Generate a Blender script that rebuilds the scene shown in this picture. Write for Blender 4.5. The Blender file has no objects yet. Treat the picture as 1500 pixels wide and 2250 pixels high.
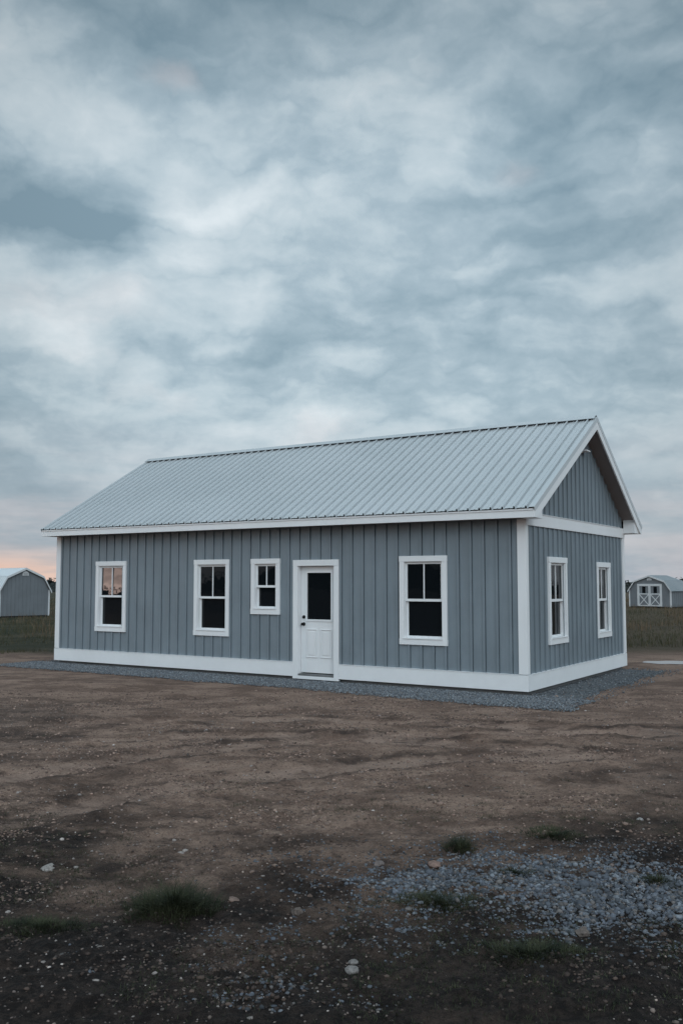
import bpy, bmesh, math, random
import numpy as np
from mathutils import Vector, noise, Matrix
R=math.radians
random.seed(7); rng=np.random.default_rng(7)
scene=bpy.context.scene; col=scene.collection

# ------------------------------------------------------------ materials
def newmat(name):
    m=bpy.data.materials.new(name); m.use_nodes=True
    nt=m.node_tree; b=nt.nodes['Principled BSDF']; return m,nt,b
def nd(nt,t,**k):
    n=nt.nodes.new(t)
    for a,v in k.items(): setattr(n,a,v)
    return n
def setv(n,**k):
    for a,v in k.items(): n.inputs[a.replace('_',' ')].default_value=v
    return n
def noise_n(nt,vec,scale,detail=4,rough=.5,dist=0,mapscale=None):
    if mapscale:
        mp=nd(nt,'ShaderNodeMapping'); mp.inputs['Scale'].default_value=mapscale
        nt.links.new(vec,mp.inputs['Vector']); vec=mp.outputs[0]
    n=nd(nt,'ShaderNodeTexNoise'); setv(n,Scale=scale,Detail=detail,Roughness=rough,Distortion=dist)
    nt.links.new(vec,n.inputs['Vector']); return n.outputs['Fac']
def math_n(nt,op,a,b=None,c=None,clamp=False):
    n=nd(nt,'ShaderNodeMath',operation=op); n.use_clamp=clamp
    for i,v in enumerate((a,b,c)):
        if v is None: continue
        if isinstance(v,(int,float)): n.inputs[i].default_value=v
        else: nt.links.new(v,n.inputs[i])
    return n.outputs[0]
def mrange(nt,v,a,b,c=0.,d=1.,smooth=True):
    n=nd(nt,'ShaderNodeMapRange'); 
    if smooth: n.interpolation_type='SMOOTHSTEP'
    for i,x in zip((1,2,3,4),(a,b,c,d)): n.inputs[i].default_value=x
    nt.links.new(v,n.inputs[0]); return n.outputs[0]
def mix(nt,f,a,b,bt='MIX'):
    n=nd(nt,'ShaderNodeMix',data_type='RGBA',blend_type=bt)
    for i,v in ((0,f),(6,a),(7,b)):
        if isinstance(v,(int,float)): n.inputs[i].default_value=v
        elif isinstance(v,tuple): n.inputs[i].default_value=(*v,1) if len(v)==3 else v
        else: nt.links.new(v,n.inputs[i])
    return n.outputs[2]
def bump(nt,b,h,strength=.3,dist=.01):
    n=nd(nt,'ShaderNodeBump'); setv(n,Strength=strength,Distance=dist)
    nt.links.new(h,n.inputs['Height']); nt.links.new(n.outputs[0],b.inputs['Normal'])
def objc(nt): return nd(nt,'ShaderNodeTexCoord').outputs['Object']
def posn(nt): return nd(nt,'ShaderNodeNewGeometry').outputs['Position']

def paint(name,c,rough=.55,var=.12,streak=True,bs=.15):
    m,nt,b=newmat(name); o=objc(nt)
    n1=noise_n(nt,o,1.2,4,.6); n2=noise_n(nt,o,9,5,.65,0,(1,1,.12) if streak else None)
    f=math_n(nt,'ADD',math_n(nt,'MULTIPLY',n1,.6),math_n(nt,'MULTIPLY',n2,.4))
    f=mrange(nt,f,.3,.7)
    lo=tuple(x*(1-var) for x in c); hi=tuple(min(1,x*(1+var*.6)) for x in c)
    nt.links.new(mix(nt,f,lo,hi),b.inputs['Base Color'])
    nt.links.new(mrange(nt,n2,.3,.7,rough-.08,rough+.1),b.inputs['Roughness'])
    bump(nt,b,noise_n(nt,o,60,3,.6,0,(1,1,.3)),bs,.004)
    return m
SID=paint('siding_grey_paint',(.200,.240,.270),.55,.14)
WHT=paint('white_trim_paint',(.81,.82,.83),.5,.03)
SKW=paint('white_skirt_paint',(.81,.82,.83),.5,.04,False)
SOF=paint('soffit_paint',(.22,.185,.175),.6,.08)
SHW=paint('shed_trim_paint',(.60,.61,.62),.6,.08)
DOORM=paint('white_door_paint',(.80,.81,.82),.4,.05,bs=.05)
BLK,nt,b=newmat('black_metal'); setv(b,Base_Color=(.015,.015,.016,1),Roughness=.35,Metallic=.6)
CON=paint('concrete',(.16,.16,.16),.9,.3,False,.5)
DARK,nt,b=newmat('dark_foam'); setv(b,Base_Color=(.02,.022,.025,1),Roughness=.9)
GLS,nt,b=newmat('window_glass')
setv(b,Base_Color=(.006,.008,.010,1),Roughness=.015,IOR=1.42)
bump(nt,b,noise_n(nt,objc(nt),2.2,2,.5),.07,.02)
def roofmat(name,lo,hi,metal=.45):
    m,nt,b=newmat(name); o=objc(nt)
    n1=noise_n(nt,o,.4,2,.5); n2=noise_n(nt,o,14,5,.7)
    f=math_n(nt,'ADD',math_n(nt,'MULTIPLY',n1,.6),math_n(nt,'MULTIPLY',n2,.4))
    nt.links.new(mix(nt,mrange(nt,f,.35,.65),lo,hi),b.inputs['Base Color'])
    nt.links.new(mrange(nt,n2,.3,.7,.34,.40),b.inputs['Roughness']); setv(b,Metallic=metal)
    bump(nt,b,noise_n(nt,o,1.6,3,.5),.04,.02); return m
ROOF=roofmat('galvanised_roof',(.58,.61,.625),(.64,.665,.68))
SHR=roofmat('shed_metal_roof',(.22,.245,.26),(.28,.30,.315),.2)

# ------------------------------------------------------------ helpers
class MB:
    def __init__(s,M=None): s.v=[]; s.f=[]; s.M=M or (lambda u,d,z:(u,d,z))
    def add(s,vs,fs):
        k=len(s.v); s.v+= [s.M(*p) for p in vs]; s.f+=[tuple(i+k for i in f) for f in fs]
    def box(s,u0,u1,d0,d1,z0,z1):
        s.add([(u0,d0,z0),(u1,d0,z0),(u1,d1,z0),(u0,d1,z0),(u0,d0,z1),(u1,d0,z1),(u1,d1,z1),(u0,d1,z1)],
              [(0,3,2,1),(4,5,6,7),(0,1,5,4),(1,2,6,5),(2,3,7,6),(3,0,4,7)])
    def prism(s,poly,u0,u1,axis='u'):
        n=len(poly)
        if axis=='u': vs=[(u0,p,q) for p,q in poly]+[(u1,p,q) for p,q in poly]
        else: vs=[(p,u0,q) for p,q in poly]+[(p,u1,q) for p,q in poly]
        s.add(vs,[tuple(range(n)),tuple(range(2*n-1,n-1,-1))]+[(i,(i+1)%n,n+(i+1)%n,n+i) for i in range(n)])
    def cyl(s,u,z,d0,d1,r,n=20,r1=None):
        r1=r1 or r
        vs=[(u+r*math.cos(6.28318*i/n),d0,z+r*math.sin(6.28318*i/n)) for i in range(n)]+[(u+r1*math.cos(6.28318*i/n),d1,z+r1*math.sin(6.28318*i/n)) for i in range(n)]
        s.add(vs,[tuple(range(n)),tuple(range(2*n-1,n-1,-1))]+[(i,(i+1)%n,n+(i+1)%n,n+i) for i in range(n)])
    def build(s,name,mat,parent=None,bev=0,recalc=True,smooth=False):
        me=bpy.data.meshes.new(name); me.from_pydata(s.v,[],s.f)
        if recalc:
            bm=bmesh.new(); bm.from_mesh(me); bmesh.ops.recalc_face_normals(bm,faces=bm.faces); bm.to_mesh(me); bm.free()
        me.materials.append(mat); o=bpy.data.objects.new(name,me); col.objects.link(o)
        if parent: o.parent=parent
        if bev:
            md=o.modifiers.new('bevel','BEVEL'); md.width=bev; md.segments=2; md.limit_method='ANGLE'
        if smooth: me.polygons.foreach_set('use_smooth',[True]*len(me.polygons))
        return o
def tag(o,label=None,cat=None,group=None,kind=None):
    for k,v in (('label',label),('category',cat),('group',group),('kind',kind)):
        if v: o[k]=v
    return o
def empty(name,loc,rz=0):
    o=bpy.data.objects.new(name,None); col.objects.link(o); o.location=loc; o.rotation_euler=(0,0,rz); return o

# ------------------------------------------------------------ camera
CZ=1.88; F=2026.; PT=math.atan(153/F); cp,sp=math.cos(PT),math.sin(PT)
cam=bpy.data.objects.new('camera',bpy.data.cameras.new('camera')); col.objects.link(cam)
cam.location=(0,0,CZ); cam.rotation_euler=(R(90)+PT,0,0); cam.data.lens=F/2250*36; cam.data.clip_end=6000
scene.camera=cam
def at(x,y,z=0):
    u=(x-750)/F; v=(1125-y)/F; d=(u,cp-v*sp,sp+v*cp); t=(z-CZ)/d[2]; return d[0]*t,d[1]*t

# ------------------------------------------------------------ the house
OX,OY=3.036,15.29; ZB=.08
L,W=11.44,5.65; G=.29; GL=.14; E=.35; ER=.38; YR=3.02; ZE=3.0; ZR=4.955
house=empty('grey_house',(OX,OY,ZB),R(-32.8))
tag(house,'long grey board and batten house with white trim and ribbed metal roof','house')
mf=(ZR-ZE)/(YR+E); mr=(ZR-ZE)/(W+ER-YR)
def roofz(y): return ZE+(y+E)*mf if y<=YR else ZR-(y-YR)*mr
front=lambda u,d,z:(u,-d,z)
gable=lambda u,d,z:(d,u,z)
rear=lambda u,d,z:(u,W+d,z)
lgab=lambda u,d,z:(-L-d,u,z)
def siding(name,M,u0,u1,z0,z1,openings,sgn,parent=house,mat=SID,pitch=.24,ph=.12,gr=.020,bt=.022):
    mb=MB(M); pts=[(u0,0)]
    c=u0+ph
    while c<u1-.05:
        j=random.uniform(-.004,.004)
        p=[(c-.022,0),(c-.022,bt),(c+.018,bt),(c+.018,-gr),(c+.031,-gr),(c+.031,0)]
        if sgn<0: p=[(2*c-a,b) for a,b in reversed(p)]
        pts+= [(a+j,b) for a,b in p]; c+=pitch
    pts.append((u1,0))
    for (a,da),(b,db) in zip(pts,pts[1:]):
        m=(a+b)/2
        ta=z1(a) if callable(z1) else z1; tb=z1(b) if callable(z1) else z1
        cuts=sorted((o[2],o[3]) for o in openings if o[0]<m<o[1])
        lo=z0
        for q0,q1 in cuts:
            mb.add([(a,da,lo),(b,db,lo),(b,db,q0),(a,da,q0)],[(0,1,2,3)]); lo=q1
        if max(ta,tb)>lo+.001: mb.add([(a,da,lo),(b,db,lo),(b,db,max(tb,lo)),(a,da,max(ta,lo))],[(0,1,2,3)])
    return mb.build(name,mat,parent,recalc=False)
fw=[(9.205,10.147,.70,2.25),(6.289,7.226,.70,2.25),(5.022,5.730,1.16,2.25),(1.425,2.363,.69,2.255)]
DA0,DA1=3.652,4.696
gw=[(1.02,1.965,.70,2.235),(3.73,4.62,.68,2.19)]
ins=.06
fo=[(-b+ins,-a-ins,c+ins,d-ins) for a,b,c,d in fw]+[(-DA1+ins,-DA0-ins,-.05,2.15)]
go=[(a+ins,b-ins,c+ins,d-ins) for a,b,c,d in gw]
siding('front_wall',front,-L+.02,-.02,.02,2.86,fo,1)
siding('gable_wall',gable,.02,W-.02,.02,2.78,go,-1)
siding('gable_peak_siding',gable,.02,W-.02,2.93,lambda y:roofz(y)-.13,[],-1,ph=.2)
mb=MB(); mb.add([(-L,W,0),(0,W,0),(0,W,2.9),(-L,W,2.9)],[(0,1,2,3)]); mb.build('rear_wall',SID,house)
siding('far_gable_wall',lgab,.02,W-.02,.02,lambda y:roofz(y)-.13,[],1)
mb=MB(); mb.box(-L+.25,-.25,.25,W-.25,.0,2.7); mb.build('interior_lining',DARK,house)
mb=MB(); mb.box(-L+.05,-.05,.05,W-.05,-.12,.03); mb.build('foundation',CON,house)
S=.265
mb=MB(front); mb.box(-L-.035,-DA1,-.01,.036,0,S); mb.build('skirt_board',SKW,house,.004)
mb=MB(front); mb.box(-DA0,.036,-.01,.036,0,S); mb.build('skirt_board',SKW,house,.004)
mb=MB(gable); mb.box(-.008,W+.036,-.01,.036,0,S-.001); mb.build('skirt_board',SKW,house,.004)
mb=MB(lgab); mb.box(-.008,W+.036,-.01,.033,0,S-.001); mb.build('skirt_board',SKW,house,.004)
mb=MB(rear); mb.box(-L,-.0,-.01,.036,0,S); mb.build('skirt_board',SKW,house,.004)
for M,a,b in ((front,-L+.1,-DA1-.002),(front,-DA0+.002,-.13),(gable,.11,W-.08)):
    mb=MB(M); mb.box(a,b,-.005,.044,S+.001,S+.009); mb.build('drip_flashing',WHT,house)
mb=MB(); mb.box(-.125,.031,-.031,.0,S+.01,2.842); mb.box(.0,.0305,.0005,.085,S+.01,2.739); mb.build('corner_board',WHT,house,.003)
mb=MB(); mb.box(-L-.031,-L+.11,-.031,.0,S+.01,2.842); mb.box(-L-.0305,-L,.0005,.1,S+.01,2.86); mb.build('corner_board',WHT,house,.003)
mb=MB(); mb.box(.0,.031,W-.10,W+.031,S+.01,2.739); mb.box(-.12,-.0005,W,W+.0305,S+.01,2.84); mb.build('corner_board',WHT,house,.003)
mb=MB(); mb.box(-L-.031,-L,W-.10,W+.031,S+.01,2.842); mb.build('corner_board',WHT,house,.003)
mb=MB(gable); mb.box(-.03,W+.03,-.01,.040,2.74,2.945); mb.build('frieze_board',WHT,house,.003)
mb=MB(gable); mb.box(.33,W-.33,-.01,.052,2.946,2.956); mb.build('drip_flashing',WHT,house)

# roof
def slope_pt(side,x,t,h):
    if side=='f':
        y=-E-.03+(YR+E+.03)*t; m=mf
        n=Vector((0,-m,1)).normalized()
        p=Vector((x,y,roofz(-E)+(y+E)*mf))
    else:
        y=W+ER+.03-(W+ER+.03-YR)*t; m=mr
        n=Vector((0,m,1)).normalized(); p=Vector((x,y,ZR-(y-YR)*mr))
    return tuple(p+n*h)
X0,X1=-L-GL,G
prof=[(X0,.016)]; rp=.205; x=X0+.08
while x<X1-.06:
    prof+=[(x-.022,.016),(x-.012,.050),(x+.008,.050),(x+.011,.0),(x+.035,.0),(x+.036,.016)]
    q=.115
    if x+q+.02<X1-.03: prof+=[(x+q-.012,.016),(x+q-.004,.024),(x+q+.004,.024),(x+q+.008,.016)]
    x+=rp
prof.append((X1,.016))
mb=MB()
for side in 'fr':
    k=len(mb.v); n=len(prof)
    for t in (0,1): mb.v+=[slope_pt(side,px,t,h) for px,h in prof]
    mb.f+=[(k+i,k+i+1,k+n+i+1,k+n+i) if side=='f' else (k+i+1,k+i,k+n+i,k+n+i+1) for i in range(n-1)]
roof=mb.build('roof',ROOF,house,recalc=False)
mb=MB(); C=.12/ (YR+E)
for side in 'fr':
    pts=[slope_pt(side,xx,t,h) for xx in (X0-.01,X1+.012) for t,h in ((1-C,.054),(1.006,.057),(1.006,.061),(1-C,.058))]
    mb.add(pts,[(0,1,2,3),(7,6,5,4),(0,4,5,1),(1,5,6,2),(2,6,7,3),(3,7,4,0)])
mb.build('ridge_cap',ROOF,roof)
mb=MB(); 
for side in 'fr':
    pts=[slope_pt(side,xx,t,h) for xx in (X0+.02,X1-.02) for t,h in ((1-C*.93,.0185),(.99,.0185),(.99,.050),(1-C*.93,.050))]
    mb.add(pts,[(0,1,2,3),(7,6,5,4),(0,4,5,1),(1,5,6,2),(2,6,7,3),(3,7,4,0)])
mb.build('ridge_closure',DARK,roof)
mb=MB()
mb.prism([(-E+.0,roofz(-E)-.004),(YR,ZR-.004),(W+ER,roofz(W+ER)-.004),(W+ER,roofz(W+ER)-.03),(YR,ZR-.03),(-E,roofz(-E)-.03)],X0+.035,X1-.035)
mb.build('roof_deck',DARK,roof)
for side,yy in (('f',-E-.012),('r',W+ER+.012)):
    mb=MB(); mb.box(X0,X1,yy-.006,yy+.006,ZE-.045,ZE-.020); mb.build('drip_edge',WHT,roof)
mb=MB(); mb.box(X0+.001,X1-.001,-E-.004,-E+.022,2.838,2.975); mb.build('fascia',WHT,house,.003)
mb=MB(); mb.box(X0+.001,X1-.001,W+ER-.022,W+ER+.004,2.838,2.975); mb.build('fascia',WHT,house,.003)
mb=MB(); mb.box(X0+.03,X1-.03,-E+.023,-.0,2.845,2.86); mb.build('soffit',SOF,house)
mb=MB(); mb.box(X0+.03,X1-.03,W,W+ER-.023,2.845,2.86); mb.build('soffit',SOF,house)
def rake(xa,xb,name='rake_board'):
    RB=.195
    for s in (0,1):
        mb=MB()
        if s==0: poly=[(-E-.004,roofz(-E)-.026),(YR-.001,ZR-.026+.0),(YR-.001,ZR-.026-RB),(-E+.10,2.838),(-E-.004,2.838)]
        else: poly=[(W+ER+.004,roofz(W+ER)-.026),(YR+.001,ZR-.026),(YR+.001,ZR-.026-RB),(W+ER-.10,2.838),(W+ER+.004,2.838)]
        mb.prism(poly,xa,xb); mb.build(name,WHT,house,.003)
rake(X1-.0005,X1+.028); rake(X0-.028,X0+.0005)
for xa,xb in ((X1-.06,X1+.034),(X0-.034,X0+.06)):
    for s in 'fr':
        ox=xb if xb>0 else xa; ix=xa if xb>0 else xb; sg=1 if xb>0 else -1
        pr=[(ix,.025),(ox,.025),(ox,-.055),(ox-sg*.005,-.055),(ox-sg*.005,.020),(ix,.020)]
        mb=MB(); n=6
        pts=[slope_pt(s,px,t,h) for t in (0,1) for px,h in pr]
        mb.add(pts,[tuple(range(n)),tuple(range(2*n-1,n-1,-1))]+[(i,(i+1)%n,n+(i+1)%n,n+i) for i in range(n)])
        mb.build('rake_trim',ROOF,roof)
for xa,xb in ((0,X1-.001),(X0+.001,-L)):
    for s in (0,1):
        y0,y1=(.02,YR) if s==0 else (YR,W-.02)
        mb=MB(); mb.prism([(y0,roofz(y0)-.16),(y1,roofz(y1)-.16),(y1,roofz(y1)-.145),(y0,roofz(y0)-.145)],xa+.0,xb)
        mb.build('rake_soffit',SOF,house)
        ya,yb=(-E+.024,.06) if s==0 else (W-.06,W+ER-.024)
        mb=MB(); mb.prism([(ya,2.8395),(yb,2.8395),(yb,roofz(yb)-.035),(ya,roofz(ya)-.035)],xa+ (.042 if xa==0 else .0),xb-(.0 if xa==0 else .002))
        mb.build('eave_return',WHT,house,.003)
mb=MB(gable); mb.box(2.93,3.03,.0,.03,4.30,4.42); mb.prism([(2.86,4.34),(3.10,4.34),(3.10,4.315),(2.86,4.315)],.03,.15,'d')
mb.build('gable_lamp',WHT,house,.004)

def window(M,u0,u1,z0,z1,tilt=0.,tx=0.):
    cw=.095; T=.038
    mb=MB(M)
    mb.box(u0,u0+cw,-.01,T,z0+.10,z1-.10); mb.box(u1-cw,u1,-.01,T,z0+.10,z1-.10)
    mb.box(u0-.004,u1+.004,-.01,T+.004,z1-.10,z1); mb.box(u0-.004,u1+.004,-.01,T+.004,z0,z0+.10)
    a,b,c,d=u0+cw,u1-cw,z0+.10,z1-.10
    mb.box(a-.02,a+.008,-.12,.012,c,d); mb.box(b-.008,b+.02,-.12,.012,c,d)
    mb.box(a+.008,b-.008,-.12,.012,d-.008,d+.01); mb.box(a+.008,b-.008,-.12,.012,c-.01,c+.008)
    win=mb.build('window',WHT,house,.003)
    mid=(c+d)/2+.0; s=.034
    a+=.009;b-=.009;c+=.009;d-=.009
    mb=MB(M); mb.box(u0+cw-.02,u1-cw+.02,-.02,.055,z0+.1005,z0+.118); mb.build('sill',WHT,win,.003)
    mb=MB(M); f0,f1=-.045,-.012
    mb.box(a,a+s,f0,f1,mid-.02,d); mb.box(b-s,b,f0,f1,mid-.02,d); mb.box(a+s,b-s,f0,f1,d-s,d); mb.box(a+s,b-s,f0,f1,mid-.022,mid+.024)
    mb.build('upper_sash',WHT,win,.002)
    mb=MB(M); g0,g1=-.085,-.052
    mb.box(a,a+s,g0,g1,c,mid+.015); mb.box(b-s,b,g0,g1,c,mid+.015); mb.box(a+s,b-s,g0,g1,c,c+.045); mb.box(a+s,b-s,g0,g1,mid-.02,mid+.015)
    mb.build('lower_sash',WHT,win,.002)
    m=(a+b)/2
    mb=MB(M); mb.box(m-.010,m+.010,-.034,-.015,mid+.024,d-s); mb.build('muntin',WHT,win)
    mb=MB(M); k=tilt*(d-mid)
    mb.add([(a+s-.005,-.030,mid+.02),(b-s+.005,-.030,mid+.02),(b-s+.005,-.030-k,d-s+.004),(a+s-.005,-.030-k,d-s+.004)],[(0,1,2,3)])
    mb.build('upper_pane',GLS,win)
    mb=MB(M); mb.add([(a+s-.005,-.070,c+.04),(b-s+.005,-.070,c+.04),(b-s+.005,-.070,mid-.015),(a+s-.005,-.070,mid-.015)],[(0,1,2,3)])
    mb.build('lower_pane',GLS,win)
for i,(a,b_,c,d) in enumerate(fw): window(front,-b_,-a,c,d,.012 if i==0 else .0)
for a,b_,c,d in gw: window(gable,a,b_,c,d,.006)

# door
mb=MB(front)
u0,u1=-DA1,-DA0; cw=.108
mb.box(u0,u0+cw,-.01,.044,-.04,2.10); mb.box(u1-cw,u1,-.01,.044,-.04,2.10); mb.box(u0,u1,-.01,.047,2.1005,2.214)
a,b_=u0+cw,u1-cw
mb.box(a-.02,a+.006,-.16,.02,0.0,2.10); mb.box(b_-.006,b_+.02,-.16,.02,0.0,2.10); mb.box(a+.006,b_-.006,-.16,.02,2.095,2.12)
dr=MB(front); p,q=a+.010,b_-.010; D0,D1=-.115,-.075; zb,zt=.075,2.09
gx0,gx1,gz0,gz1=p+.135,q-.115,1.075,1.975
dr.box(p,gx0,D0,D1,zb,zt); dr.box(gx1,q,D0,D1,zb,zt); dr.box(gx0,gx1,D0,D1,gz1,zt)
dr.box(gx0,gx1,D0,D1,zb,gz0)
door=dr.build('door',DOORM,house,.002)
mb.build('door_frame',WHT,door,.003)
mb=MB(front)
t=.03
mb.box(gx0-t,gx0+.008,D1,D1+.014,gz0-t,gz1+t); mb.box(gx1-.008,gx1+t,D1,D1+.014,gz0-t,gz1+t)
mb.box(gx0+.008,gx1-.008,D1,D1+.014,gz1-.008,gz1+t); mb.box(gx0+.008,gx1-.008,D1,D1+.014,gz0-t,gz0+.008)
mb.build('glass_moulding',DOORM,door,.003)
mb=MB(front); mb.add([(gx0,D1-.02,gz0),(gx1,D1-.02,gz0),(gx1,D1-.02,gz1),(gx0,D1-.02,gz1)],[(0,1,2,3)]); mb.build('glass_pane',GLS,door)
mid=(p+q)/2+.01
for x0,x1 in ((p+.12,mid-.035),(mid+.035,q-.10)):
    mb=MB(front); z0,z1=.36,.90; r=.018
    mb.box(x0,x0+r,D1,D1+.014,z0,z1); mb.box(x1-r,x1,D1,D1+.014,z0,z1); mb.box(x0+r,x1-r,D1,D1+.014,z0,z0+r); mb.box(x0+r,x1-r,D1,D1+.014,z1-r,z1)
    mb.box(x0+.05,x1-.05,D1,D1+.012,z0+.05,z1-.05)
    mb.build('door_panel',DOORM,door,.005)
mb=MB(front); kx=p+.065
mb.cyl(kx,.99,D1,D1+.012,.034); mb.cyl(kx,.99,D1+.012,D1+.045,.012); mb.cyl(kx,.99,D1+.045,D1+.06,.022,r1=.03); mb.cyl(kx,.99,D1+.06,D1+.082,.03,r1=.02)
mb.build('door_knob',BLK,door,.002)
mb=MB(front); mb.cyl(kx,1.125,D1,D1+.022,.034,r1=.03); mb.box(kx-.005,kx+.005,D1+.022,D1+.035,1.11,1.14); mb.build('deadbolt',BLK,door,.002)
mb=MB(front); mb.box(a+.007,b_-.007,-.16,.03,.02,.055); mb.build('threshold',CON,door,.004)
mb=MB(front); mb.box(u0+cw,u1-cw,.0,.04,-.04,.019); mb.build('sill_board',WHT,door,.003)
for z in (.35,1.1,1.85):
    mb=MB(front); mb.box(q-.002,q+.012,D1-.002,D1+.008,z-.05,z+.05); mb.build('hinge',BLK,door)

# ------------------------------------------------------------ barn sheds
SHS=paint('shed_siding',(.16,.175,.19),.6,.15)
def shed(loc,rz,w,ln,h,label,doors):
    root=empty('barn_shed',loc,rz); tag(root,label,'shed')
    eh=h*.56; kx=w*.36; kz=h*.83
    out=[(-w/2,0.1),(w/2,0.1),(w/2,eh),(kx,kz),(0,h),(-kx,kz),(-w/2,eh)]
    n=int(w/.2)
    mb=MB(); mb.prism(out,0,.05,'d'); wall=mb.build('gable_wall',SHS,root)
    mb=MB(); mb.prism(out,ln-.05,ln,'d'); mb.build('rear_wall',SHS,root)
    for i in range(1,n):
        mb=MB()
        xx=-w/2+i*w/n; zt=eh+(kz-eh)*min(1,(w/2-abs(xx))/(w/2-kx)) if abs(xx)>kx else kz+(h-kz)*(1-abs(xx)/kx)
        mb.box(xx-.02,xx+.02,-.015,.001,.12,zt-.02); mb.build('batten',SHS,wall)
    for s in (-1,1):
        mb=MB()
        if s<0: mb.box(-w/2,-w/2+.05,.05,ln-.05,.1,eh)
        else: mb.box(w/2-.05,w/2,.05,ln-.05,.1,eh)
        for i in range(1,int(ln/.3)): mb.box(s*w/2-.012,s*w/2+.012,i*.3-.02,i*.3+.02,.12,eh-.001)
        mb.build('side_wall',SHS,root)
    mb=MB(); mb.box(-w/2+.05,w/2-.05,.06,ln-.06,0,.12); mb.build('skid_base',DARK,root)
    mb=MB(); o=.10
    P=[(-w/2-o,eh-.09),(-kx-.02,kz+.02),(0,h+.03),(kx+.02,kz+.02),(w/2+o,eh-.09)]
    for (xa,za),(xb,zb_) in zip(P,P[1:]):
        dx,dz=xb-xa,zb_-za; l=math.hypot(dx,dz); nx,nz=-dz/l,dx/l
        def q(f,y,hh): return (xa+dx*f+nx*hh,y,za+dz*f+nz*hh)
        y=-.12; pr=[(y,0)]
        yy=y+.1
        while yy<ln+.05:
            pr+=[(yy-.03,0),(yy-.012,.02),(yy+.012,.02),(yy+.03,0)]; yy+=.23
        pr.append((ln+.12,0)); k=len(mb.v); m=len(pr)
        for f in (0,1): mb.v+=[q(f,yv,.02+hv) for yv,hv in pr]
        mb.f+=[(k+i,k+i+1,k+m+i+1,k+m+i) for i in range(m-1)]
        mb.add([q(0,y,.0),q(1,y,.0),q(1,ln+.12,.0),q(0,ln+.12,.0)],[(0,1,2,3)])
    mb.build('roof',SHR if doors else ROOF,root,recalc=False)
    for yy in (-.13,ln+.10):
        mb=MB()
        for (xa,za),(xb,zb_) in zip(P,P[1:]):
            mb.add([(xa,yy,za-.08),(xb,yy,zb_-.08),(xb,yy,zb_+.03),(xa,yy,za+.03),(xa,yy+.03,za-.08),(xb,yy+.03,zb_-.08),(xb,yy+.03,zb_+.03),(xa,yy+.03,za+.03)],[(0,1,2,3),(7,6,5,4),(0,4,5,1),(1,5,6,2),(2,6,7,3),(3,7,4,0)])
        mb.build('rake_trim',SHW,root)
    for s in (-1,1):
        for yy in (-.03,ln-.07):
            mb=MB(); mb.box(s*w/2-.05 if s>0 else -w/2-.03,w/2+.03 if s>0 else -w/2+.05,yy,yy+.1,.08,eh); mb.build('corner_board',SHW,root)
    mb=MB(); mb.prism([(-.17,h*.86),(.17,h*.86),(.17,h*.905),(.12,h*.94),(0,h*.955),(-.12,h*.94),(-.17,h*.905)],-.04,-.0,'d'); vent=mb.build('vent',SHW,root)
    for i in range(3):
        mb=MB(); mb.box(-.12,.12,-.046,-.041,h*.87+i*.05,h*.87+i*.05+.018); mb.build('louvre',CON,vent)
    if doors:
        dw=w*.275; dh=h*.72
        fr=MB(); t=.075
        fr.box(-dw-t,-dw,-.045,-.0,.12,dh+t); fr.box(dw,dw+t,-.045,0,.12,dh+t); fr.box(-dw,dw,-.045,0,dh,dh+t)
        fr.build('door_frame',SHW,root)
        for s in (-1,1):
            x0,x1=(-dw+.006,-.008) if s<0 else (.008,dw-.006)
            mb=MB(); mb.box(x0,x1,-.02,-.002,.13,dh-.005); d=mb.build('door',SHS,root)
            mb=MB(); r=.075; y0,y1=-.05,-.0205
            mb.box(x0,x0+r,y0,y1,.13,dh-.005); mb.box(x1-r,x1,y0,y1,.13,dh-.005)
            zm=.13+(dh-.13)*.55
            for zz in (.13,zm,dh-.005-r): mb.box(x0+r,x1-r,y0,y1,zz,zz+r)
            def bar(xa,za,xb,zb_,w_=.05,e=0):
                l=math.hypot(xb-xa,zb_-za); nx,nz=-(zb_-za)/l*w_/2,(xb-xa)/l*w_/2
                mb.prism([(xa+nx,za+nz),(xb+nx,zb_+nz),(xb-nx,zb_-nz),(xa-nx,za-nz)],y0+.003+e,y1,'d')
            bar(x0+r,.13+r,x1-r,zm); bar(x0+r,zm,x1-r,.13+r,e=.004)
            mb.build('door_brace',SHW,d)
            mb=MB(); mb.box((x0+x1)/2-.13,(x0+x1)/2+.13,-.024,-.0205,zm+r+.02,dh-.11); mb.build('door_window',GLS,d)
    return root
lx,ly=at(54,1357)
shed((lx,ly,0),R(46),2.76,5.5,2.55,'plain grey barn shed with rounded roof at left edge of field',False)
rx,ry=at(1427,1336)
shed((rx,ry,0),R(-46),3.15,2.6,2.28,'small grey barn shed with white braced double doors right of the house',True)

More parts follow.
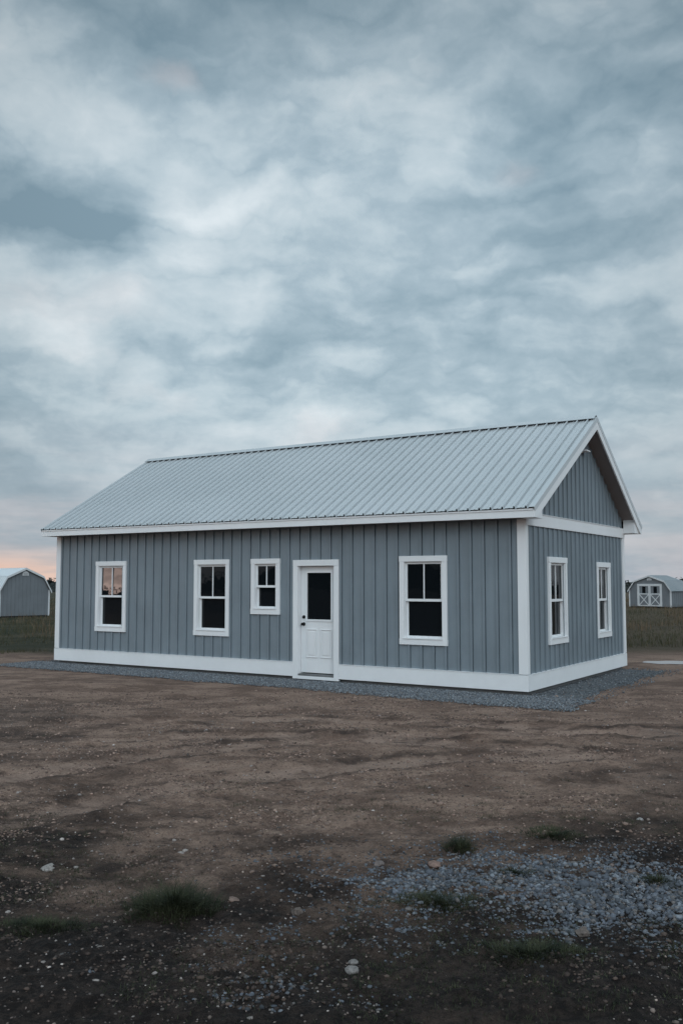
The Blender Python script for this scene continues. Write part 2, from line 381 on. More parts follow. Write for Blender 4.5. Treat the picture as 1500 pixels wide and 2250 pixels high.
# ------------------------------------------------------------ ground
PCX,PCY=at(1484,1456)
RUTS=((9.3,-1.5,2.),(10.8,-1.5,2.),(7.2,3.,3.),(8.7,3.,3.))
def gh(x,y):
    h=.045*noise.noise(Vector((x*.35,y*.35,1.7)))+.030*noise.noise(Vector((x*1.1,y*1.5,4.)))
    d=math.hypot(x,y-5)
    if d<18:
        k=max(0,1-d/18)
        h+=.028*k*noise.noise(Vector((x*3.5,y*4.5,9.)))+.022*k*noise.noise(Vector((x*9,y*9,3.)))
        c=noise.noise(Vector((x*20,y*20,6.)))+.4*noise.noise(Vector((x*1.5,y*1.5,16.)))
        if c>.12: h+=.036*k*(c-.12)
    for r0,cx,cy in RUTS:
        dd=abs(math.hypot(x-cx,y-cy)-r0); 
        if dd<.26 and y>4: h-=.055*math.cos(dd/.26*1.57)*max(0,.5+noise.noise(Vector((x,y,0))))
        elif dd<.5 and y>4: h+=.030*math.sin((dd-.26)/.24*3.14)*max(0,.5+noise.noise(Vector((x*2,y*2,0))))
    lx_=(x-OX)*math.cos(R(32.8))-(y-OY)*math.sin(R(32.8)); ly_=(x-OX)*math.sin(R(32.8))+(y-OY)*math.cos(R(32.8))
    dx=max(-L-1-lx_,lx_-1.2,0); dy=max(-1.4-ly_,ly_-(W+1),0); dd=math.hypot(dx,dy)
    h*=min(1,dd/1.2)
    pd=math.hypot((x-PCX)/1.6,(y-PCY)/1.1)
    if pd<1.4: h*=max(0,min(1,(pd-1)/.4))
    if math.hypot(x,y)>60: h*=.3
    return h
def axis(lo,hi,step,far,g=1.13):
    v=list(np.arange(lo,hi,step)); s=step; p=v[-1]
    while p<far: s*=g; p+=s; v.append(p)
    s=step;p=v[0]; pre=[]
    while p>-far: s*=g; p-=s; pre.append(p)
    return pre[::-1]+v
xs=axis(-3.9,4.1,.030,2500,1.075)
ya=list(np.arange(3.5,8.2,.028)); s=.028;p=ya[-1]
while p<2500: s*=1.013 if p<30 else 1.12; p+=s; ya.append(p)
s=.045;p=ya[0];pre=[]
while p>-2500: s*=1.2; p-=s; pre.append(p)
ys=pre[::-1]+ya
nx,ny=len(xs),len(ys)
verts=[(x,y,gh(x,y) if abs(x)<70 and -5<y<90 else 0.) for y in ys for x in xs]
faces=[(j*nx+i,j*nx+i+1,(j+1)*nx+i+1,(j+1)*nx+i) for j in range(ny-1) for i in range(nx-1)]
me=bpy.data.meshes.new('ground'); me.from_pydata(verts,[],faces); me.polygons.foreach_set('use_smooth',[True]*len(faces))
ground=bpy.data.objects.new('ground',me); col.objects.link(ground); tag(ground,'bare brown dirt yard giving way to dark field grass','ground',kind='structure')
SOIL,nt,b=newmat('dirt'); P=posn(nt)
sep=nd(nt,'ShaderNodeSeparateXYZ'); nt.links.new(P,sep.inputs[0]); PX,PY=sep.outputs[0],sep.outputs[1]
nbig=noise_n(nt,P,.35,4,.6,.6,(.6,1,1)); nmid=noise_n(nt,P,1.3,9,.72,.3,(.8,1.1,1)); nfine=noise_n(nt,P,16,8,.78); nstr=noise_n(nt,P,1.9,10,.78,.3,(.65,1.3,1))
nclod=noise_n(nt,P,42,4,.7)
vor=nd(nt,'ShaderNodeTexVoronoi'); setv(vor,Scale=30.); nt.links.new(P,vor.inputs['Vector'])
c=mix(nt,mrange(nt,nmid,.40,.60),(.225,.145,.110),(.44,.300,.232))
c=mix(nt,mrange(nt,nfine,.49,.62,0,.60),c,(.15,.097,.076))
c=mix(nt,mrange(nt,nclod,.56,.63,0,.55),c,(.09,.060,.048))
c=mix(nt,mrange(nt,nclod,.42,.34,0,.40),c,(.52,.38,.31))
c=mix(nt,mrange(nt,nstr,.565,.62,0,.70),c,(.075,.052,.044))
c=mix(nt,mrange(nt,nstr,.44,.34,0,.5),c,(.52,.37,.29))
def ring(cx,cy,r0):
    n=nd(nt,'ShaderNodeVectorMath',operation='DISTANCE'); 
    cb=nd(nt,'ShaderNodeCombineXYZ'); nt.links.new(PX,cb.inputs[0]); nt.links.new(PY,cb.inputs[1])
    nt.links.new(cb.outputs[0],n.inputs[0]); n.inputs[1].default_value=(cx,cy,0)
    return math_n(nt,'ABSOLUTE',math_n(nt,'SUBTRACT',math_n(nt,'ADD',n.outputs['Value'],math_n(nt,'MULTIPLY',math_n(nt,'SUBTRACT',nbig,.5),.1)),r0))
for r0,cx,cy in RUTS:
    d_=ring(cx,cy,r0)
    k_=math_n(nt,'MULTIPLY',mrange(nt,d_,.24,.12),mrange(nt,nmid,.40,.6,.10,.65))
    c=mix(nt,k_,c,(.47,.33,.265))
    e_=math_n(nt,'MULTIPLY',math_n(nt,'MULTIPLY',mrange(nt,d_,.20,.27),mrange(nt,d_,.42,.31)),mrange(nt,nstr,.44,.56,.1,.75))
    c=mix(nt,e_,c,(.075,.052,.044))
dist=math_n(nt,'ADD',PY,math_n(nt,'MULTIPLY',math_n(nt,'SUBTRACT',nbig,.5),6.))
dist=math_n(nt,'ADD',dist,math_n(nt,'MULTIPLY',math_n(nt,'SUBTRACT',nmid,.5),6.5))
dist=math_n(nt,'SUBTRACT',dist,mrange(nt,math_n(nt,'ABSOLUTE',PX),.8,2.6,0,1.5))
vignette=mrange(nt,dist,8.1,4.5,0,.97)  # vignette painted into the soil colour, near black towards the camera
c=mix(nt,vignette,c,mix(nt,mrange(nt,nfine,.44,.58),(.010,.008,.008),(.046,.034,.029)))
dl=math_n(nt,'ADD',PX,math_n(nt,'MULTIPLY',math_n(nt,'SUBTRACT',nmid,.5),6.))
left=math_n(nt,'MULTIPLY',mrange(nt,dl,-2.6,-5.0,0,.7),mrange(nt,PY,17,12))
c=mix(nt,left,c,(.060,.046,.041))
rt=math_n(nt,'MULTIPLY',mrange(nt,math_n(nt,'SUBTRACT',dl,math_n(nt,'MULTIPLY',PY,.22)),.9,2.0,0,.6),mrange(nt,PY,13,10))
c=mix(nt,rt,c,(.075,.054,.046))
ch=math_n(nt,'MULTIPLY',mrange(nt,vor.outputs['Distance'],.16,.10),mrange(nt,noise_n(nt,P,23,2,.5),.60,.64))
c=mix(nt,math_n(nt,'MULTIPLY',ch,.45),c,(.40,.34,.31))
gl=math_n(nt,'ADD',PY,math_n(nt,'MULTIPLY',math_n(nt,'SUBTRACT',nmid,.5),5.))
gm=mrange(nt,gl,23.0,26.0)
gcol=mix(nt,mrange(nt,nbig,.35,.65),(.030,.036,.020),(.085,.072,.046))
gcol=mix(nt,mrange(nt,PX,-4,12,0,.6),gcol,(.125,.088,.062))
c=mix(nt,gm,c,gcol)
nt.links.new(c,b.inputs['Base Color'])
nt.links.new(mrange(nt,nmid,.3,.7,.82,1.),b.inputs['Roughness']); setv(b,Specular_IOR_Level=.2)
hh=math_n(nt,'ADD',math_n(nt,'MULTIPLY',nfine,1.0),math_n(nt,'ADD',math_n(nt,'MULTIPLY',nclod,.8),math_n(nt,'MULTIPLY',mrange(nt,vor.outputs['Distance'],.45,.0),.25)))
hh=math_n(nt,'ADD',hh,math_n(nt,'MULTIPLY',math_n(nt,'ADD',nmid,math_n(nt,'MULTIPLY',nstr,-1.)),1.6))
bump(nt,b,hh,.9,.08)
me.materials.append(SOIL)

# ------------------------------------------------------------ stones
def ico():
    bm=bmesh.new(); bmesh.ops.create_icosphere(bm,subdivisions=1,radius=1)
    v=np.array([q.co[:] for q in bm.verts]); f=np.array([[w.index for w in p.verts] for p in bm.faces]); bm.free(); return v,f
IV,IF=ico()
STONE,nt,b=newmat('crushed_stone'); at_=nd(nt,'ShaderNodeAttribute'); at_.attribute_name='tone'
ns=noise_n(nt,posn(nt),90,3,.6)
nt.links.new(mix(nt,mrange(nt,ns,.3,.7,0,.35),at_.outputs['Color'],(.06,.055,.055)),b.inputs['Base Color']); setv(b,Roughness=.85,Specular_IOR_Level=.25)
bump(nt,b,ns,.4,.004)
def stones(name,pts,label,tones,cat='gravel'):
    pts=np.array(pts); n=len(pts)
    sc=pts[:,3][:,None]*rng.uniform(.6,1.25,(n,3)); sc[:,2]*=.7
    ang=rng.uniform(0,6.283,n); ca,sa=np.cos(ang),np.sin(ang)
    jit=1+rng.uniform(-.28,.22,(n,12,1))
    V=IV[None]*jit*sc[:,None,:]
    X=V[:,:,0]*ca[:,None]-V[:,:,1]*sa[:,None]; Y=V[:,:,0]*sa[:,None]+V[:,:,1]*ca[:,None]
    V=np.stack([X,Y,V[:,:,2]],2)+pts[:,None,:3]
    Fc=(IF[None]+np.arange(n)[:,None,None]*12).reshape(-1,3)
    me=bpy.data.meshes.new(name); V=V.reshape(-1,3)
    me.vertices.add(len(V)); me.vertices.foreach_set('co',V.ravel())
    me.loops.add(Fc.size); me.loops.foreach_set('vertex_index',Fc.ravel().astype(np.int32))
    me.polygons.add(len(Fc)); me.polygons.foreach_set('loop_start',np.arange(0,Fc.size,3,dtype=np.int32)); me.polygons.foreach_set('loop_total',np.full(len(Fc),3,dtype=np.int32))
    me.update(calc_edges=True); me.validate()
    T=np.array(tones)[rng.integers(0,len(tones),n)]*rng.uniform(.6,1.3,(n,1))*pts[:,4:5]
    ca_=me.color_attributes.new('tone','FLOAT_COLOR','POINT')
    cc=np.ones((n,12,4)); cc[:,:,:3]=T[:,None,:]; ca_.data.foreach_set('color',cc.ravel())
    me.materials.append(STONE); o=bpy.data.objects.new(name,me); col.objects.link(o)
    tag(o,label,cat,kind='stuff'); return o
GT=[(.19,.21,.235),(.14,.155,.175),(.26,.28,.30),(.10,.11,.125),(.20,.195,.195)]
cr,sr=math.cos(R(-32.8)),math.sin(R(-32.8))
def hw(x,y): return OX+x*cr-y*sr, OY+x*sr+y*cr
def padedge(x,y):
    n1=.14*noise.noise(Vector((x*.9,y*.9,2)))+.08*noise.noise(Vector((x*4,y*4,5)))
    fr=-1.02-.22*max(0,min(1,(x+3)/3)); lf=-L-.55; rt=.98; bk=W+.1
    d=min(y-fr,x-lf,rt-x,bk-y)
    d=min(d,((rt-x)+(y-fr))*.6-.05,((x-lf)+(y-fr))*.5-.12)
    return d+n1
pts=[]
while len(pts)<42000:
    x=random.uniform(-L-.8,1.3); y=random.uniform(-1.6,.02) if random.random()<.66 else random.uniform(-1.6,W+.3)
    if -L<x<-.02 and y>0.02: continue
    if x<-L+.1 and y>.5: continue
    d=padedge(x,y)
    if d<-.22 or (d<.12 and random.random()>.25+(d+.22)*2): continue
    X,Y=hw(x,y); pts.append((X,Y,.012+random.uniform(0,.010)+gh(X,Y)*.5,random.uniform(.008,.018),1))
stones('house_gravel',pts,'grey crushed stone skirt around the base of the house',GT)
bm=MB(); N=160; ring_=[]
GB,nt,b=newmat('gravel_bed'); P=posn(nt); v=nd(nt,'ShaderNodeTexVoronoi'); setv(v,Scale=34.); nt.links.new(P,v.inputs['Vector'])
nt.links.new(mix(nt,noise_n(nt,P,30,3,.6),(.05,.055,.06),(.15,.16,.17)),b.inputs['Base Color']); setv(b,Roughness=.95); bump(nt,b,v.outputs['Distance'],.8,.02)
cx,cy=-L/2,W/2
for i in range(N):
    th=2*math.pi*i/N; dx,dy=math.cos(th),math.sin(th); lo,hi=0.,14.
    for _ in range(26):
        m=(lo+hi)/2
        if padedge(cx+dx*m,cy+dy*m)>.12: lo=m
        else: hi=m
    X,Y=hw(cx+dx*lo,cy+dy*lo); ring_.append((X,Y,.006))
bm.v=ring_+[(*hw(cx,cy),.010)]; bm.f=[(i,(i+1)%N,N) for i in range(N)]
o=bm.build('gravel_bed',GB,recalc=False); tag(o,'dark stone bed under the crushed stone around the house','gravel bed',kind='structure')
def inpatch(x,y):
    n1=.55*noise.noise(Vector((x*1.6,y*1.6,7)))+.35*noise.noise(Vector((x*5,y*5,1)))+.25*noise.noise(Vector((x*14,y*14,1)))
    a=1-(((x-1.45)/1.42)**2+((y-5.78-.15*(1.4-x))/.82)**2)**.5+n1*.85
    b2=.40-(((x+.35)/.8)**2+((y-4.75)/.8)**2)**.5*.6+n1*.9
    c2=.14-(((x-.3)/.6)**2+((y-5.3)/.7)**2)**.5*.5+n1*.8
    return a,b2,c2
pts=[]; tr=0
while len(pts)<17000 and tr<420000:
    tr+=1
    x=random.uniform(-1.8,3.2); y=random.uniform(3.6,7.6)
    a,b2,c2=inpatch(x,y)
    pa=min(.95,max(0,a)*1.35+ (.07 if a>-.4 else 0)); pb=.30*max(0,min(1,b2*2.2)); pc=.25*max(0,min(1,c2*3))
    pr=max(pa,pb,pc)
    if random.random()>pr: continue
    s=random.choice((.006,.008,.011,.014,.018,.010))*random.uniform(.7,1.2)
    if random.random()<.04 and pa>.3: s*=1.7
    if pa<.3: s*=.8
    pts.append((x,y,gh(x,y)+(.15*s if pa>.6 else -.08*s),s,.92 if pa>.3 else .75))
stones('spilled_gravel',pts,'patch of loose blue grey stones spilled on the dirt in the foreground',[(.135,.15,.18),(.095,.108,.13),(.20,.215,.24),(.065,.072,.083),(.16,.145,.14)])
pts=[]
for _ in range(6500):
    y=3.8+random.random()**1.3*11; x=random.uniform(-.42,.42)*y
    if noise.noise(Vector((x*.7,y*.7,11)))<-.2: continue
    s=random.uniform(.003,.008)*(2.0 if random.random()<.06 else 1)*(1+ .05*y)
    pts.append((x,y,gh(x,y),s,1.7 if random.random()<.12 else .95))
stones('scattered_pebbles',pts,'small dull pebbles scattered over the dirt yard',[(.22,.17,.145),(.17,.13,.115),(.11,.09,.08),(.30,.26,.24)])
pts=[]
while len(pts)<20000:
    y=4.2+random.random()**1.1*12; x=random.uniform(-.42,.42)*y
    if random.random()>.10+1.6*max(0,noise.noise(Vector((x*.9,y*1.3,21)))+.5*noise.noise(Vector((x*3,y*4,22)))): continue
    s=random.uniform(.005,.014)*(1.7 if random.random()<.05 else 1)*(.7+.06*y)
    pts.append((x,y,gh(x,y)-.1*s,s,.3 if y<5.6 else (.6 if y<7 else 1.)))
stones('soil_clods',pts,'loose crumbs and clods of brown soil across the yard',[(.24,.16,.125),(.16,.105,.083),(.32,.22,.175),(.11,.075,.062)],'soil')
def rock(px,py,s,tone,label,seed,flat=.55):
    x,y=at(px,py); bm=bmesh.new(); bmesh.ops.create_icosphere(bm,subdivisions=4,radius=1)
    for v in bm.verts:
        p=v.co.copy(); n=noise.noise(p*1.1+Vector((seed,0,0)))*.45+noise.noise(p*3+Vector((seed,5,0)))*.14+noise.noise(p*9+Vector((seed,5,0)))*.03
        q=p*(1+n)
        for k in range(5):
            random.seed(seed*10+k); nn=Vector((random.uniform(-1,1),random.uniform(-1,1),random.uniform(-.2,1))).normalized()
            d=q.dot(nn)-.72
            if d>0: q-=nn*d*.85
        v.co=Vector((q.x*s,q.y*s*.8,q.z*s*flat))
    me=bpy.data.meshes.new('rock'); bm.to_mesh(me); bm.free(); me.polygons.foreach_set('use_smooth',[True]*len(me.polygons))
    m,nt,b=newmat('rock_stone'); o_=objc(nt); n=noise_n(nt,o_,40,6,.65)
    nt.links.new(mix(nt,mrange(nt,n,.3,.7),tuple(t*.55 for t in tone),tuple(t*1.15 for t in tone)),b.inputs['Base Color']); setv(b,Roughness=.85); bump(nt,b,n,.5,.006)
    me.materials.append(m); o=bpy.data.objects.new('rock',me); col.objects.link(o); o.location=(x,y,gh(x,y)+s*flat*.25); o.rotation_euler=(0,0,seed)
    tag(o,label,'rock')
rock(108,1904,.055,(.30,.27,.25),'pale flat rock lying alone at the far left of the dirt',1.3,.4)
rock(775,2140,.038,(.22,.20,.19),'rounded pale grey rock at the bottom centre of the ground',2.7,.8)
rock(776,2117,.024,(.20,.18,.17),'small pale stone just behind the rounded grey rock at bottom centre',3.1,.7)
rock(832,1902,.044,(.15,.12,.11),'dull brown rock at the left tip of the stone spill',4.2)
rock(953,1899,.048,(.21,.135,.11),'reddish flat rock on the upper left rim of the stone spill',5.4,.4)
rock(653,2012,.034,(.14,.11,.095),'brown rock left of the stone spill near the ground centre',6.6,.7)
rock(1279,2046,.048,(.14,.11,.095),'tan brown rock below the stone spill on the right',7.1,.6)
rock(515,1974,.042,(.20,.135,.11),'reddish flat rock to the right of the large grass tuft',8.8,.4)
rock(1384,1912,.040,(.18,.13,.11),'reddish brown rock at the upper right of the stone spill',9.3,.4)
rock(1405,1801,.034,(.28,.26,.25),'small pale rock on bare dirt at far right',10.2,.4)
random.seed(21)
# ------------------------------------------------------------ grass
def grassmat(name,c1,c2):
    m,nt,b=newmat(name); n=noise_n(nt,posn(nt),7,3,.6)
    nt.links.new(mix(nt,mrange(nt,n,.35,.65),c1,c2),b.inputs['Base Color']); setv(b,Roughness=.75,Specular_IOR_Level=.2); return m
GG=grassmat('tuft_grass',(.016,.022,.012),(.050,.054,.028)); GF=grassmat('field_grass',(.035,.045,.022),(.105,.085,.050)); GS=grassmat('straw_grass',(.10,.075,.045),(.17,.12,.08))
def blade(mb,x,y,z,h,w,lean,az,segs=3):
    dx,dy=math.cos(az),math.sin(az); sx,sy=-dy,dx; k=len(mb.v)
    for i in range(segs+1):
        t=i/segs; off=lean*t*t; ww=w*(1-t*.92)
        px,py,pz=x+dx*off,y+dy*off,z+h*t*(1-.25*t*min(1,lean/h))
        mb.v+=[(px-sx*ww,py-sy*ww,pz),(px+sx*ww,py+sy*ww,pz)]
    mb.f+=[(k+2*i,k+2*i+1,k+2*i+3,k+2*i+2) for i in range(segs)]
def tuft(px,py,rx,ry,h,n,label,name='grass_tuft'):
    cx,cy=at(px,py); mb=MB()
    for _ in range(n):
        th=random.uniform(0,6.283); r=random.random()**.75*(1+.7*noise.noise(Vector((math.cos(th)*2+px,math.sin(th)*2,0)))); x,y=r*math.cos(th)*rx,r*math.sin(th)*ry
        hh=h*random.uniform(.3,1.15)*max(.25,1-r*.75)*(1+.8*noise.noise(Vector((x*14+px,y*14,0))))
        blade(mb,x,y,gh(cx+x,cy+y)-gh(cx,cy)-.004,hh,random.uniform(.0014,.0030),hh*random.uniform(.3,1.5),th+random.gauss(0,.9))
    o=mb.build(name,GG,recalc=False); o.location=(cx,cy,gh(cx,cy)); tag(o,label,'grass tuft')
tuft(382,1998,.29,.22,.18,3000,'large dark green grass tuft at the lower left of the yard')
tuft(1010,1866,.12,.10,.13,650,'small upright grass tuft on the top rim of the stone spill')
tuft(1212,1838,.28,.22,.07,1900,'low spreading grass patch on dirt above the stone spill')
tuft(965,1992,.28,.18,.08,1800,'low green grass patch on the lower left edge of the stone spill')
tuft(1130,1925,.13,.11,.08,600,'short grass sprouting in the middle of the stone spill')
tuft(1165,2095,.38,.22,.07,2400,'wide dark grass patch below the stone spill')
tuft(90,2045,.34,.2,.07,1900,'dark grass patch in the lower left corner')
tuft(1440,1945,.18,.15,.06,900,'low grass patch at the right edge beside the stone spill')
mb=MB()
for _ in range(45000):
    y=24+ (random.random()**1.6)*75
    x=random.uniform(-.42,.42)*y
    if -.27<x/y<.29: continue
    if y<28 and noise.noise(Vector((x*.5,y*.5,3)))<(27-y)*.15: continue
    hh=random.uniform(.04,.13)*(1+y*.012)*(1.5 if noise.noise(Vector((x*.12,y*.12,8)))>.15 else .8)
    blade(mb,x,y,gh(x,y),hh,.006*(1+y*.02),hh*random.uniform(.1,.6),random.uniform(0,6.28),2)
o=mb.build('field_grass',GF,recalc=False); tag(o,'dark rough grass covering the field beyond the yard','grass',kind='stuff')
mb=MB()
for _ in range(9000):
    y=30+random.random()*70; x=random.uniform(.29,.42)*y if random.random()<.65 else random.uniform(-.42,-.29)*y
    if noise.noise(Vector((x*.15,y*.05,2)))<0: continue
    hh=random.uniform(.15,.4); blade(mb,x,y,0,hh,.012,hh*random.uniform(.1,.5),random.uniform(0,6.28),2)
o=mb.build('straw_grass',GS,recalc=False); tag(o,'taller straw coloured grass in the field near the sheds','grass',kind='stuff')
mb=MB()
for _ in range(700):
    y=random.uniform(3.9,8) if random.random()<.8 else random.uniform(8,13); x=random.uniform(-.4,.4)*y
    if noise.noise(Vector((x*.55,y*.55,30)))<.02+(.12 if y>8 else 0): continue
    for _ in range(45):
        r=abs(random.gauss(0,.11)); th=random.uniform(0,6.283); hh=random.uniform(.008,.03)
        blade(mb,x+r*math.cos(th),y+r*math.sin(th),gh(x+r*math.cos(th),y+r*math.sin(th))-.002,hh,.002,hh*.8,random.uniform(0,6.28),2)
o=mb.build('yard_weeds',GG,recalc=False); tag(o,'sparse tiny weeds dotted over the dirt yard','weeds',kind='stuff')

PUD,nt,b=newmat('puddle_water'); setv(b,Base_Color=(.05,.05,.05,1),Roughness=.08,IOR=1.33)
mb=MB(); n=60
mb.v=[(PCX+(1.15+.2*noise.noise(Vector((math.cos(6.283*i/n)*1.5,math.sin(6.283*i/n)*1.5,4))))*math.cos(6.283*i/n)*.68,PCY+(1+.5*noise.noise(Vector((math.cos(6.283*i/n)*2,math.sin(6.283*i/n)*2,9))))*.46*math.sin(6.283*i/n),.006) for i in range(n)]+[(PCX,PCY,.006)]
mb.f=[(i,(i+1)%n,n) for i in range(n)]
o=mb.build('puddle',PUD,recalc=False); tag(o,'shallow puddle reflecting the sky right of the house','water',kind='structure')

TR,nt,b=newmat('far_foliage'); n=noise_n(nt,posn(nt),.6,3,.6)
nt.links.new(mix(nt,mrange(nt,n,.35,.65),(.016,.022,.022),(.045,.052,.048)),b.inputs['Base Color']); setv(b,Roughness=.9)
mb=MB()
for i in range(620):
    az=R(random.uniform(-160,80)); d=random.uniform(165,230); x,y=d*math.sin(az),d*math.cos(az)
    env=1+.6*noise.noise(Vector((az*6,0,0)))+.3*noise.noise(Vector((az*25,3,0)))
    h=random.uniform(1.6,3.1)*env; w=random.uniform(2.,4.5)
    if az<R(-80): h*=1.5
    if az<R(-104): h*=2.2; w*=1.3
    for _ in range(70):
        th=random.uniform(0,6.283); r=random.random()**.5; zz=random.random()**.8
        rr=w*r*(1-zz*zz*.7); px,py,pz=x+rr*math.cos(th),y+rr*math.sin(th),h*zz
        s=random.uniform(.25,.6); k=len(mb.v)
        for q in range(3): mb.v.append((px+random.uniform(-s,s)*1.3,py+random.uniform(-s,s),max(0,pz+random.uniform(-s,s)*.8)))
        mb.f.append((k,k+1,k+2))
    k=len(mb.v); ct,st_=math.cos(az),-math.sin(az)
    for q in range(10):
        t=q/9; l_=-w+2*w*t
        mb.v+=[(x+l_*ct,y+l_*st_,0),(x+l_*ct,y+l_*st_,h*.75*math.sin(math.pi*min(.93,max(.07,t)))**.5*random.uniform(.8,1.1))]
    mb.f+=[(k+2*q,k+2*q+2,k+2*q+3,k+2*q+1) for q in range(9)]
o=mb.build('distant_wood',TR,recalc=False); tag(o,'dark low line of woods along the horizon','trees',kind='stuff')

# ------------------------------------------------------------ world
w=bpy.data.worlds.new('World'); scene.world=w; w.use_nodes=True; nt=w.node_tree
try:
    w.cycles.sampling_method='MANUAL'; w.cycles.sample_map_resolution=512
except Exception: pass
bg=nt.nodes['Background']; out=nt.nodes['World Output']
D=nd(nt,'ShaderNodeTexCoord').outputs['Generated']
sep=nd(nt,'ShaderNodeSeparateXYZ'); nt.links.new(D,sep.inputs[0]); dx,dy,dz=sep.outputs
zc=math_n(nt,'ADD',math_n(nt,'MAXIMUM',dz,0.),.28)
cv=nd(nt,'ShaderNodeCombineXYZ'); nt.links.new(math_n(nt,'DIVIDE',dx,zc),cv.inputs[0]); nt.links.new(math_n(nt,'DIVIDE',dy,zc),cv.inputs[1]); UV=cv.outputs[0]
mp=nd(nt,'ShaderNodeMapping'); mp.inputs['Location'].default_value=(3.3,1.9,0); nt.links.new(UV,mp.inputs[0]); UV=mp.outputs[0]
def vm(op,a,b):
    n=nd(nt,'ShaderNodeVectorMath',operation=op)
    for i,v in enumerate((a,b)):
        if isinstance(v,tuple): n.inputs[i].default_value=v
        else: nt.links.new(v,n.inputs[i])
    return n
nw=nd(nt,'ShaderNodeTexNoise'); setv(nw,Scale=7.,Detail=6.,Roughness=.56); nt.links.new(D,nw.inputs['Vector'])
wob=vm('MULTIPLY',vm('SUBTRACT',nw.outputs['Color'],(.5,.5,.5)).outputs[0],(.14,.14,.095)).outputs[0]
DW=vm('ADD',D,wob).outputs[0]
n1=noise_n(nt,DW,3.8,5,.48,0,(1,1,2.1)); n2=noise_n(nt,UV,6.0,8,.55,.15); n3=noise_n(nt,UV,1.3,2,.5)
bl=noise_n(nt,DW,8.5,4,.5,0,(1,1,2.2))
pf=math_n(nt,'ABSOLUTE',math_n(nt,'SUBTRACT',bl,.5))
cl=math_n(nt,'ADD',math_n(nt,'MULTIPLY',n1,.48),math_n(nt,'ADD',math_n(nt,'MULTIPLY',n2,.28),math_n(nt,'MULTIPLY',n3,.13)))
cl=math_n(nt,'ADD',math_n(nt,'ADD',cl,.055),math_n(nt,'MULTIPLY',pf,.42))
def pixdir(x,y):
    u=(x-750)/F; v=(1125-y)/F; return Vector((u,cp-v*sp,sp+v*cp)).normalized()
def blob(x,y,r,amp,squash=2.0):
    d=pixdir(x,y)
    q=vm('MULTIPLY',vm('SUBTRACT',DW,tuple(d)).outputs[0],(1,1,squash)).outputs[0]
    ln=nd(nt,'ShaderNodeVectorMath',operation='LENGTH'); nt.links.new(q,ln.inputs[0])
    return mrange(nt,ln.outputs['Value'],r,0,0,amp)
for args in ((90,460,.15,-.19),(200,470,.09,-.05),(620,440,.45,.055),(150,270,.20,.03),(1450,130,.36,-.08),(400,10,.26,-.06),(1000,60,.2,-.02),(60,565,.09,.06)):
    cl=math_n(nt,'ADD',cl,blob(*args))
rp=nd(nt,'ShaderNodeValToRGB'); nt.links.new(cl,rp.inputs[0]); e=rp.color_ramp.elements
e[0].position=.38; e[0].color=(.215,.315,.385,1); e[1].position=.73; e[1].color=(.74,.81,.85,1)
for p,c_ in ((.46,(.30,.405,.475,1)),(.52,(.385,.49,.56,1)),(.57,(.485,.585,.645,1)),(.645,(.60,.685,.735,1))):
    k=e.new(p); k.color=c_
sky=rp.outputs[0]
band=noise_n(nt,D,4,5,.6,.2,(1,1,7))
hz=mix(nt,mrange(nt,band,.38,.62),(.33,.395,.475),(.54,.52,.57))
sky=mix(nt,mrange(nt,dz,.20,.03,0,.70),sky,hz)
az=nd(nt,'ShaderNodeVectorMath',operation='DOT_PRODUCT'); nt.links.new(D,az.inputs[0]); az.inputs[1].default_value=tuple(Vector((-.87,.48,0)).normalized())
glow=math_n(nt,'MULTIPLY',mrange(nt,az.outputs['Value'],.78,1.),mrange(nt,dz,.075,.012))
sky=mix(nt,glow,sky,(.95,.62,.48))
gl2=math_n(nt,'MULTIPLY',mrange(nt,dx,-.12,-.36,0,.85),mrange(nt,dz,.044,.006))
gl2=math_n(nt,'MULTIPLY',gl2,mrange(nt,dy,0,.4))
sky=mix(nt,math_n(nt,'MULTIPLY',gl2,mrange(nt,band,.35,.55,.55,1)),sky,(.98,.64,.49))
pk=math_n(nt,'ADD',blob(365,160,.035,.28),blob(1130,350,.04,.22)); pk=math_n(nt,'ADD',pk,mrange(nt,n1,.60,.72,0,.20))
sky=mix(nt,pk,sky,(.74,.66,.66))
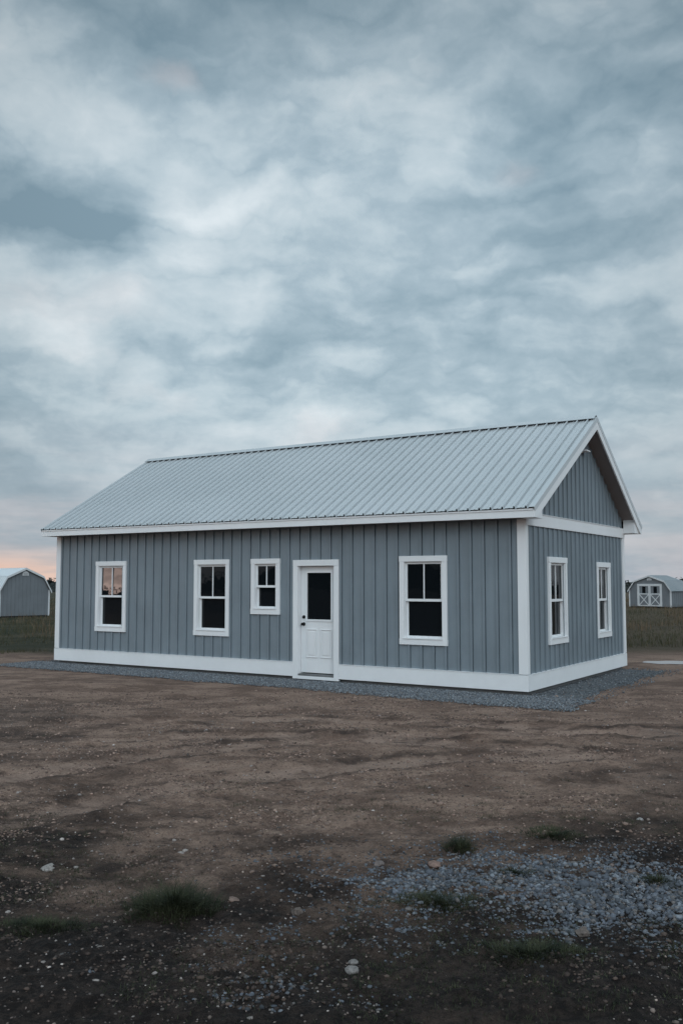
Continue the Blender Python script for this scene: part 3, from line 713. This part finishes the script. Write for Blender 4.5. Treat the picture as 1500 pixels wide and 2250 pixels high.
core=nd(nt,'ShaderNodeVectorMath',operation='DOT_PRODUCT'); nt.links.new(D,core.inputs[0]); core.inputs[1].default_value=tuple(Vector((-1,-.12,.03)).normalized())
sky=mix(nt,math_n(nt,'MULTIPLY',mrange(nt,core.outputs['Value'],.988,.9985),mrange(nt,band,.38,.58,.3,1.)),sky,(9.,6.7,5.9))
v1=mrange(nt,dz,.40,.60,1.,.76); v2=mrange(nt,dz,.62,.9,1.,1.7)
bk=math_n(nt,'ADD',math_n(nt,'MULTIPLY',mrange(nt,dy,.15,-.45,0.,1.4),mrange(nt,dz,.08,.3)),1.)
lowdim=math_n(nt,'ADD',1.,math_n(nt,'MULTIPLY',math_n(nt,'MULTIPLY',mrange(nt,dy,-.2,-.5),mrange(nt,dz,.12,.03)),-.6))
sd=mrange(nt,math_n(nt,'ABSOLUTE',dx),.14,.42,1.,.85)
g=math_n(nt,'MULTIPLY',math_n(nt,'MULTIPLY',math_n(nt,'MULTIPLY',v1,v2),lowdim),math_n(nt,'MULTIPLY',bk,sd))
sc=nd(nt,'ShaderNodeVectorMath',operation='SCALE'); nt.links.new(sky,sc.inputs[0]); nt.links.new(g,sc.inputs['Scale'])
nt.links.new(sc.outputs[0],bg.inputs['Color']); bg.inputs['Strength'].default_value=1.0
st=nd(nt,'ShaderNodeTexSky'); st.sky_type='NISHITA'; st.sun_disc=False; st.sun_elevation=R(8); st.sun_rotation=R(190)
b2=nd(nt,'ShaderNodeBackground'); b2.inputs['Strength'].default_value=.008; nt.links.new(st.outputs[0],b2.inputs['Color'])
ad=nd(nt,'ShaderNodeAddShader'); nt.links.new(bg.outputs[0],ad.inputs[0]); nt.links.new(b2.outputs[0],ad.inputs[1]); nt.links.new(ad.outputs[0],out.inputs['Surface'])
sun=bpy.data.objects.new('sun',bpy.data.lights.new('sun','SUN')); col.objects.link(sun)
sun.data.energy=.55; sun.data.angle=R(20); sun.data.color=(.95,.97,1.)
dv=Vector((-.30,1,-.50)); sun.rotation_euler=dv.to_track_quat('-Z','Y').to_euler()
scene.view_settings.view_transform='Standard'; scene.view_settings.look='None'; scene.view_settings.exposure=0
